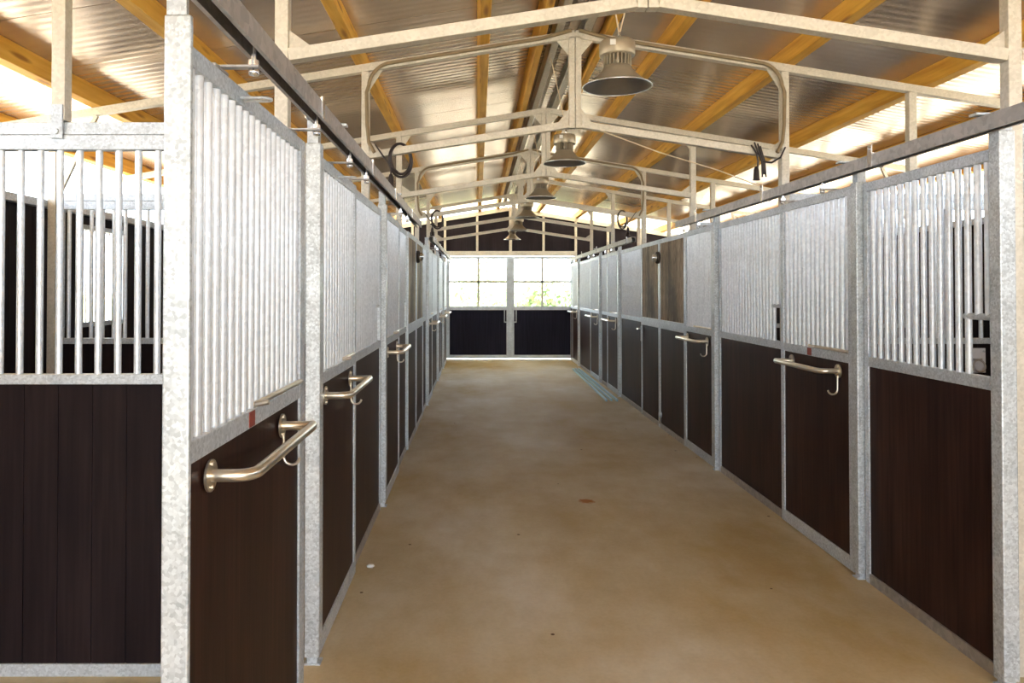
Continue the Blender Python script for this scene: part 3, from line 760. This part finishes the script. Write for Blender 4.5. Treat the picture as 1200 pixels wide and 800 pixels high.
def coil(x, y, z, label, sg):
    """A loop of black cable hung over the lower chord, plug dangling."""
    r = thing('power_cable', label, 'cable', (x, y, z), 'black power cables hung on the frames')
    m = MB()
    for j in range(2):
        rad = 0.118 + 0.013 * j; pts = []
        for k in range(28):
            a = 2 * PI * k / 28
            pts.append((x + 0.62 * rad * math.cos(a), y + (0.05 + 0.012 * j) * math.cos(a), z + rad * math.sin(a) - 0.012 * j))
        m.tube(pts, 0.0105, 8, closed=True)
    m.build('cable_loop', BLACK, r)
    m = MB(); m.tube([(x - sg * 0.19, y - 0.056, z + 0.10), (x - sg * 0.12, y - 0.06, z + 0.0), (x - sg * 0.065, y - 0.06, z - 0.07), (x - sg * 0.01, y - 0.055, z - 0.115)], 0.006, 8)
    m.tube([(x - sg * 0.07, y - 0.06, z - 0.06), (x - sg * 0.068, y - 0.06, z - 0.14)], 0.006, 8)
    m.build('cable_tail', BLACK, r)
    m = MB(); px = x - sg * 0.068; m.lathe([(0.0, z - 0.13), (0.012, z - 0.13), (0.018, z - 0.15), (0.022, z - 0.18), (0.022, z - 0.235), (0.028, z - 0.237), (0.028, z - 0.255), (0.0, z - 0.256)], (px, y - 0.06, 0), 14)
    m.build('plug', BLACK, r)
    return r
coil(-0.60, FRAMES[1], 2.72, 'black cable coil with plug on the left of the second frame', 1)
coil(-0.58, FRAMES[3], 2.72, 'black cable coil with plug on the left of the fourth frame', 1)
coil(2.08, FRAMES[3], 2.72, 'black cable loop with plug on the right of the fourth frame', -1)
def bundle(x, y, z, label):
    r = thing('power_cable', label, 'cable', (x, y, z), 'black power cables hung on the frames')
    m = MB()
    for k, (a, b, c_) in enumerate(((-0.05, 0.10, -0.02), (-0.025, 0.12, 0.01), (0.0, 0.11, 0.02), (0.02, 0.09, 0.03))):
        m.tube([(x + a - 0.02, y - 0.045, z + b), (x + a * 0.6, y - 0.055, z + 0.03), (x + c_, y - 0.052, z - 0.03), (x + c_ * 1.4, y - 0.05, z - 0.13 - 0.02 * (k % 2))], 0.007, 8)
    m.build('cable_strands', BLACK, r)
    m = MB(); m.tube([(x + 0.19, y - 0.055, z + 0.08), (x + 0.15, y - 0.06, z + 0.0), (x + 0.08, y - 0.06, z - 0.04), (x + 0.01, y - 0.06, z - 0.03)], 0.007, 8)
    m.build('cable_tail', BLACK, r)
    m = MB(); m.lathe([(0.0, z - 0.07), (0.012, z - 0.07), (0.02, z - 0.1), (0.024, z - 0.16), (0.027, z - 0.175), (0.0, z - 0.176)], (x - 0.035, y - 0.055, 0), 14); m.build('plug', BLACK, r)
bundle(2.185, FRAMES[1], 2.72, 'bunched black cable with plug on the right of the second frame')
o = MB().tube([(0.95, 5.70, 2.93), (1.4, 5.69, 2.76), (1.85, 5.68, 2.62), (2.17, 5.66, 2.492)], 0.0045, 6).build('cord', WIRE, origin=(1.5, 5.7, 2.7))
tag(o, 'thin pale cord slanting from the second frame down to the right track', 'cord')

# ------------------------------------------------------------------ loose things on the floor
for (xa, ya, xb, yb, lab) in ((1.965, 11.3, 2.035, 15.8, 'leftmost pale blue steel tube lying along the right stalls'), (2.05, 11.35, 2.10, 15.9, 'middle pale blue steel tube lying along the right stalls'),
                              (2.13, 11.3, 2.165, 15.9, 'pale blue steel tube lying closest to the right stalls')):
    m = MB(); p0, p1 = Vector((xa, ya, 0.017)), Vector((xb, yb, 0.017))
    m.beam(p0, p1, 0.026, 0.034, side=(1, 0, 0))
    o = m.build('steel_tube', TEAL, bevel=0.003, origin=(xa, ya, 0.0)); tag(o, lab, 'tube', 'steel tubes on the floor')
m = MB(); bmx = bmesh.new(); bmesh.ops.create_icosphere(bmx, subdivisions=2, radius=0.017)
vs = [Vector((v.co.x * 1.5, v.co.y * 1.2, v.co.z * 0.7)) * (0.8 + 0.4 * random.random()) + Vector((-0.655, 4.55, 0.013)) for v in bmx.verts]
m.add(vs, [tuple(v.index for v in f.verts) for f in bmx.faces], True); bmx.free()
tag(m.build('foam_scrap', WHITE, origin=(-0.655, 4.55, 0.0)), 'small white scrap on the floor beside the second left door', 'scrap')

# ------------------------------------------------------------------ outside, seen through the far windows
def shrub(x, y, rad, h, label):
    r = thing('shrub', label, 'shrub', (x, y, -0.06), 'shrubs beyond the far doors')
    m = MB(); m.tube([(x, y, -0.06), (x + 0.05, y, h * 0.35), (x, y + 0.03, h * 0.6)], 0.06, 8); m.build('stem', BARK, r)
    m = MB()
    for k in range(900):
        d = Vector((random.gauss(0, 1), random.gauss(0, 1), random.gauss(0, 1))).normalized() * random.uniform(0.55, 1.0)
        p = Vector((x + d.x * rad, y + d.y * rad, h * 0.55 + d.z * h * 0.45))
        a = Vector((random.gauss(0, 1), random.gauss(0, 1), random.gauss(0, 1))).normalized(); b = a.orthogonal().normalized(); s_ = 0.09 * rad + 0.03
        m.add([p - a * s_, p + b * s_ * 0.5, p + a * s_, p - b * s_ * 0.5], [(0, 1, 2, 3)])
    m.build('foliage', LEAF, r)
shrub(0.45, 34, 1.5, 3.0, 'round shrub outside the left far door')
shrub(4.6, 56, 3.4, 2.3, 'low shrub outside the right far door')
r = thing('brick_pile', 'pinkish stack of bricks outside the left far door', 'bricks', (0.55, 30, -0.06))
m = MB()
for k in range(5):
    for j in range(6 - (k % 2)):
        xx = -0.2 + j * 0.26 + (k % 2) * 0.1; m.box(xx, xx + 0.25, 29.8, 30.2, -0.06 + k * 0.13, 0.065 + k * 0.13)
m.build('bricks', BRICK, r)

for o in bpy.data.objects:
    if '_o' in o: del o['_o']
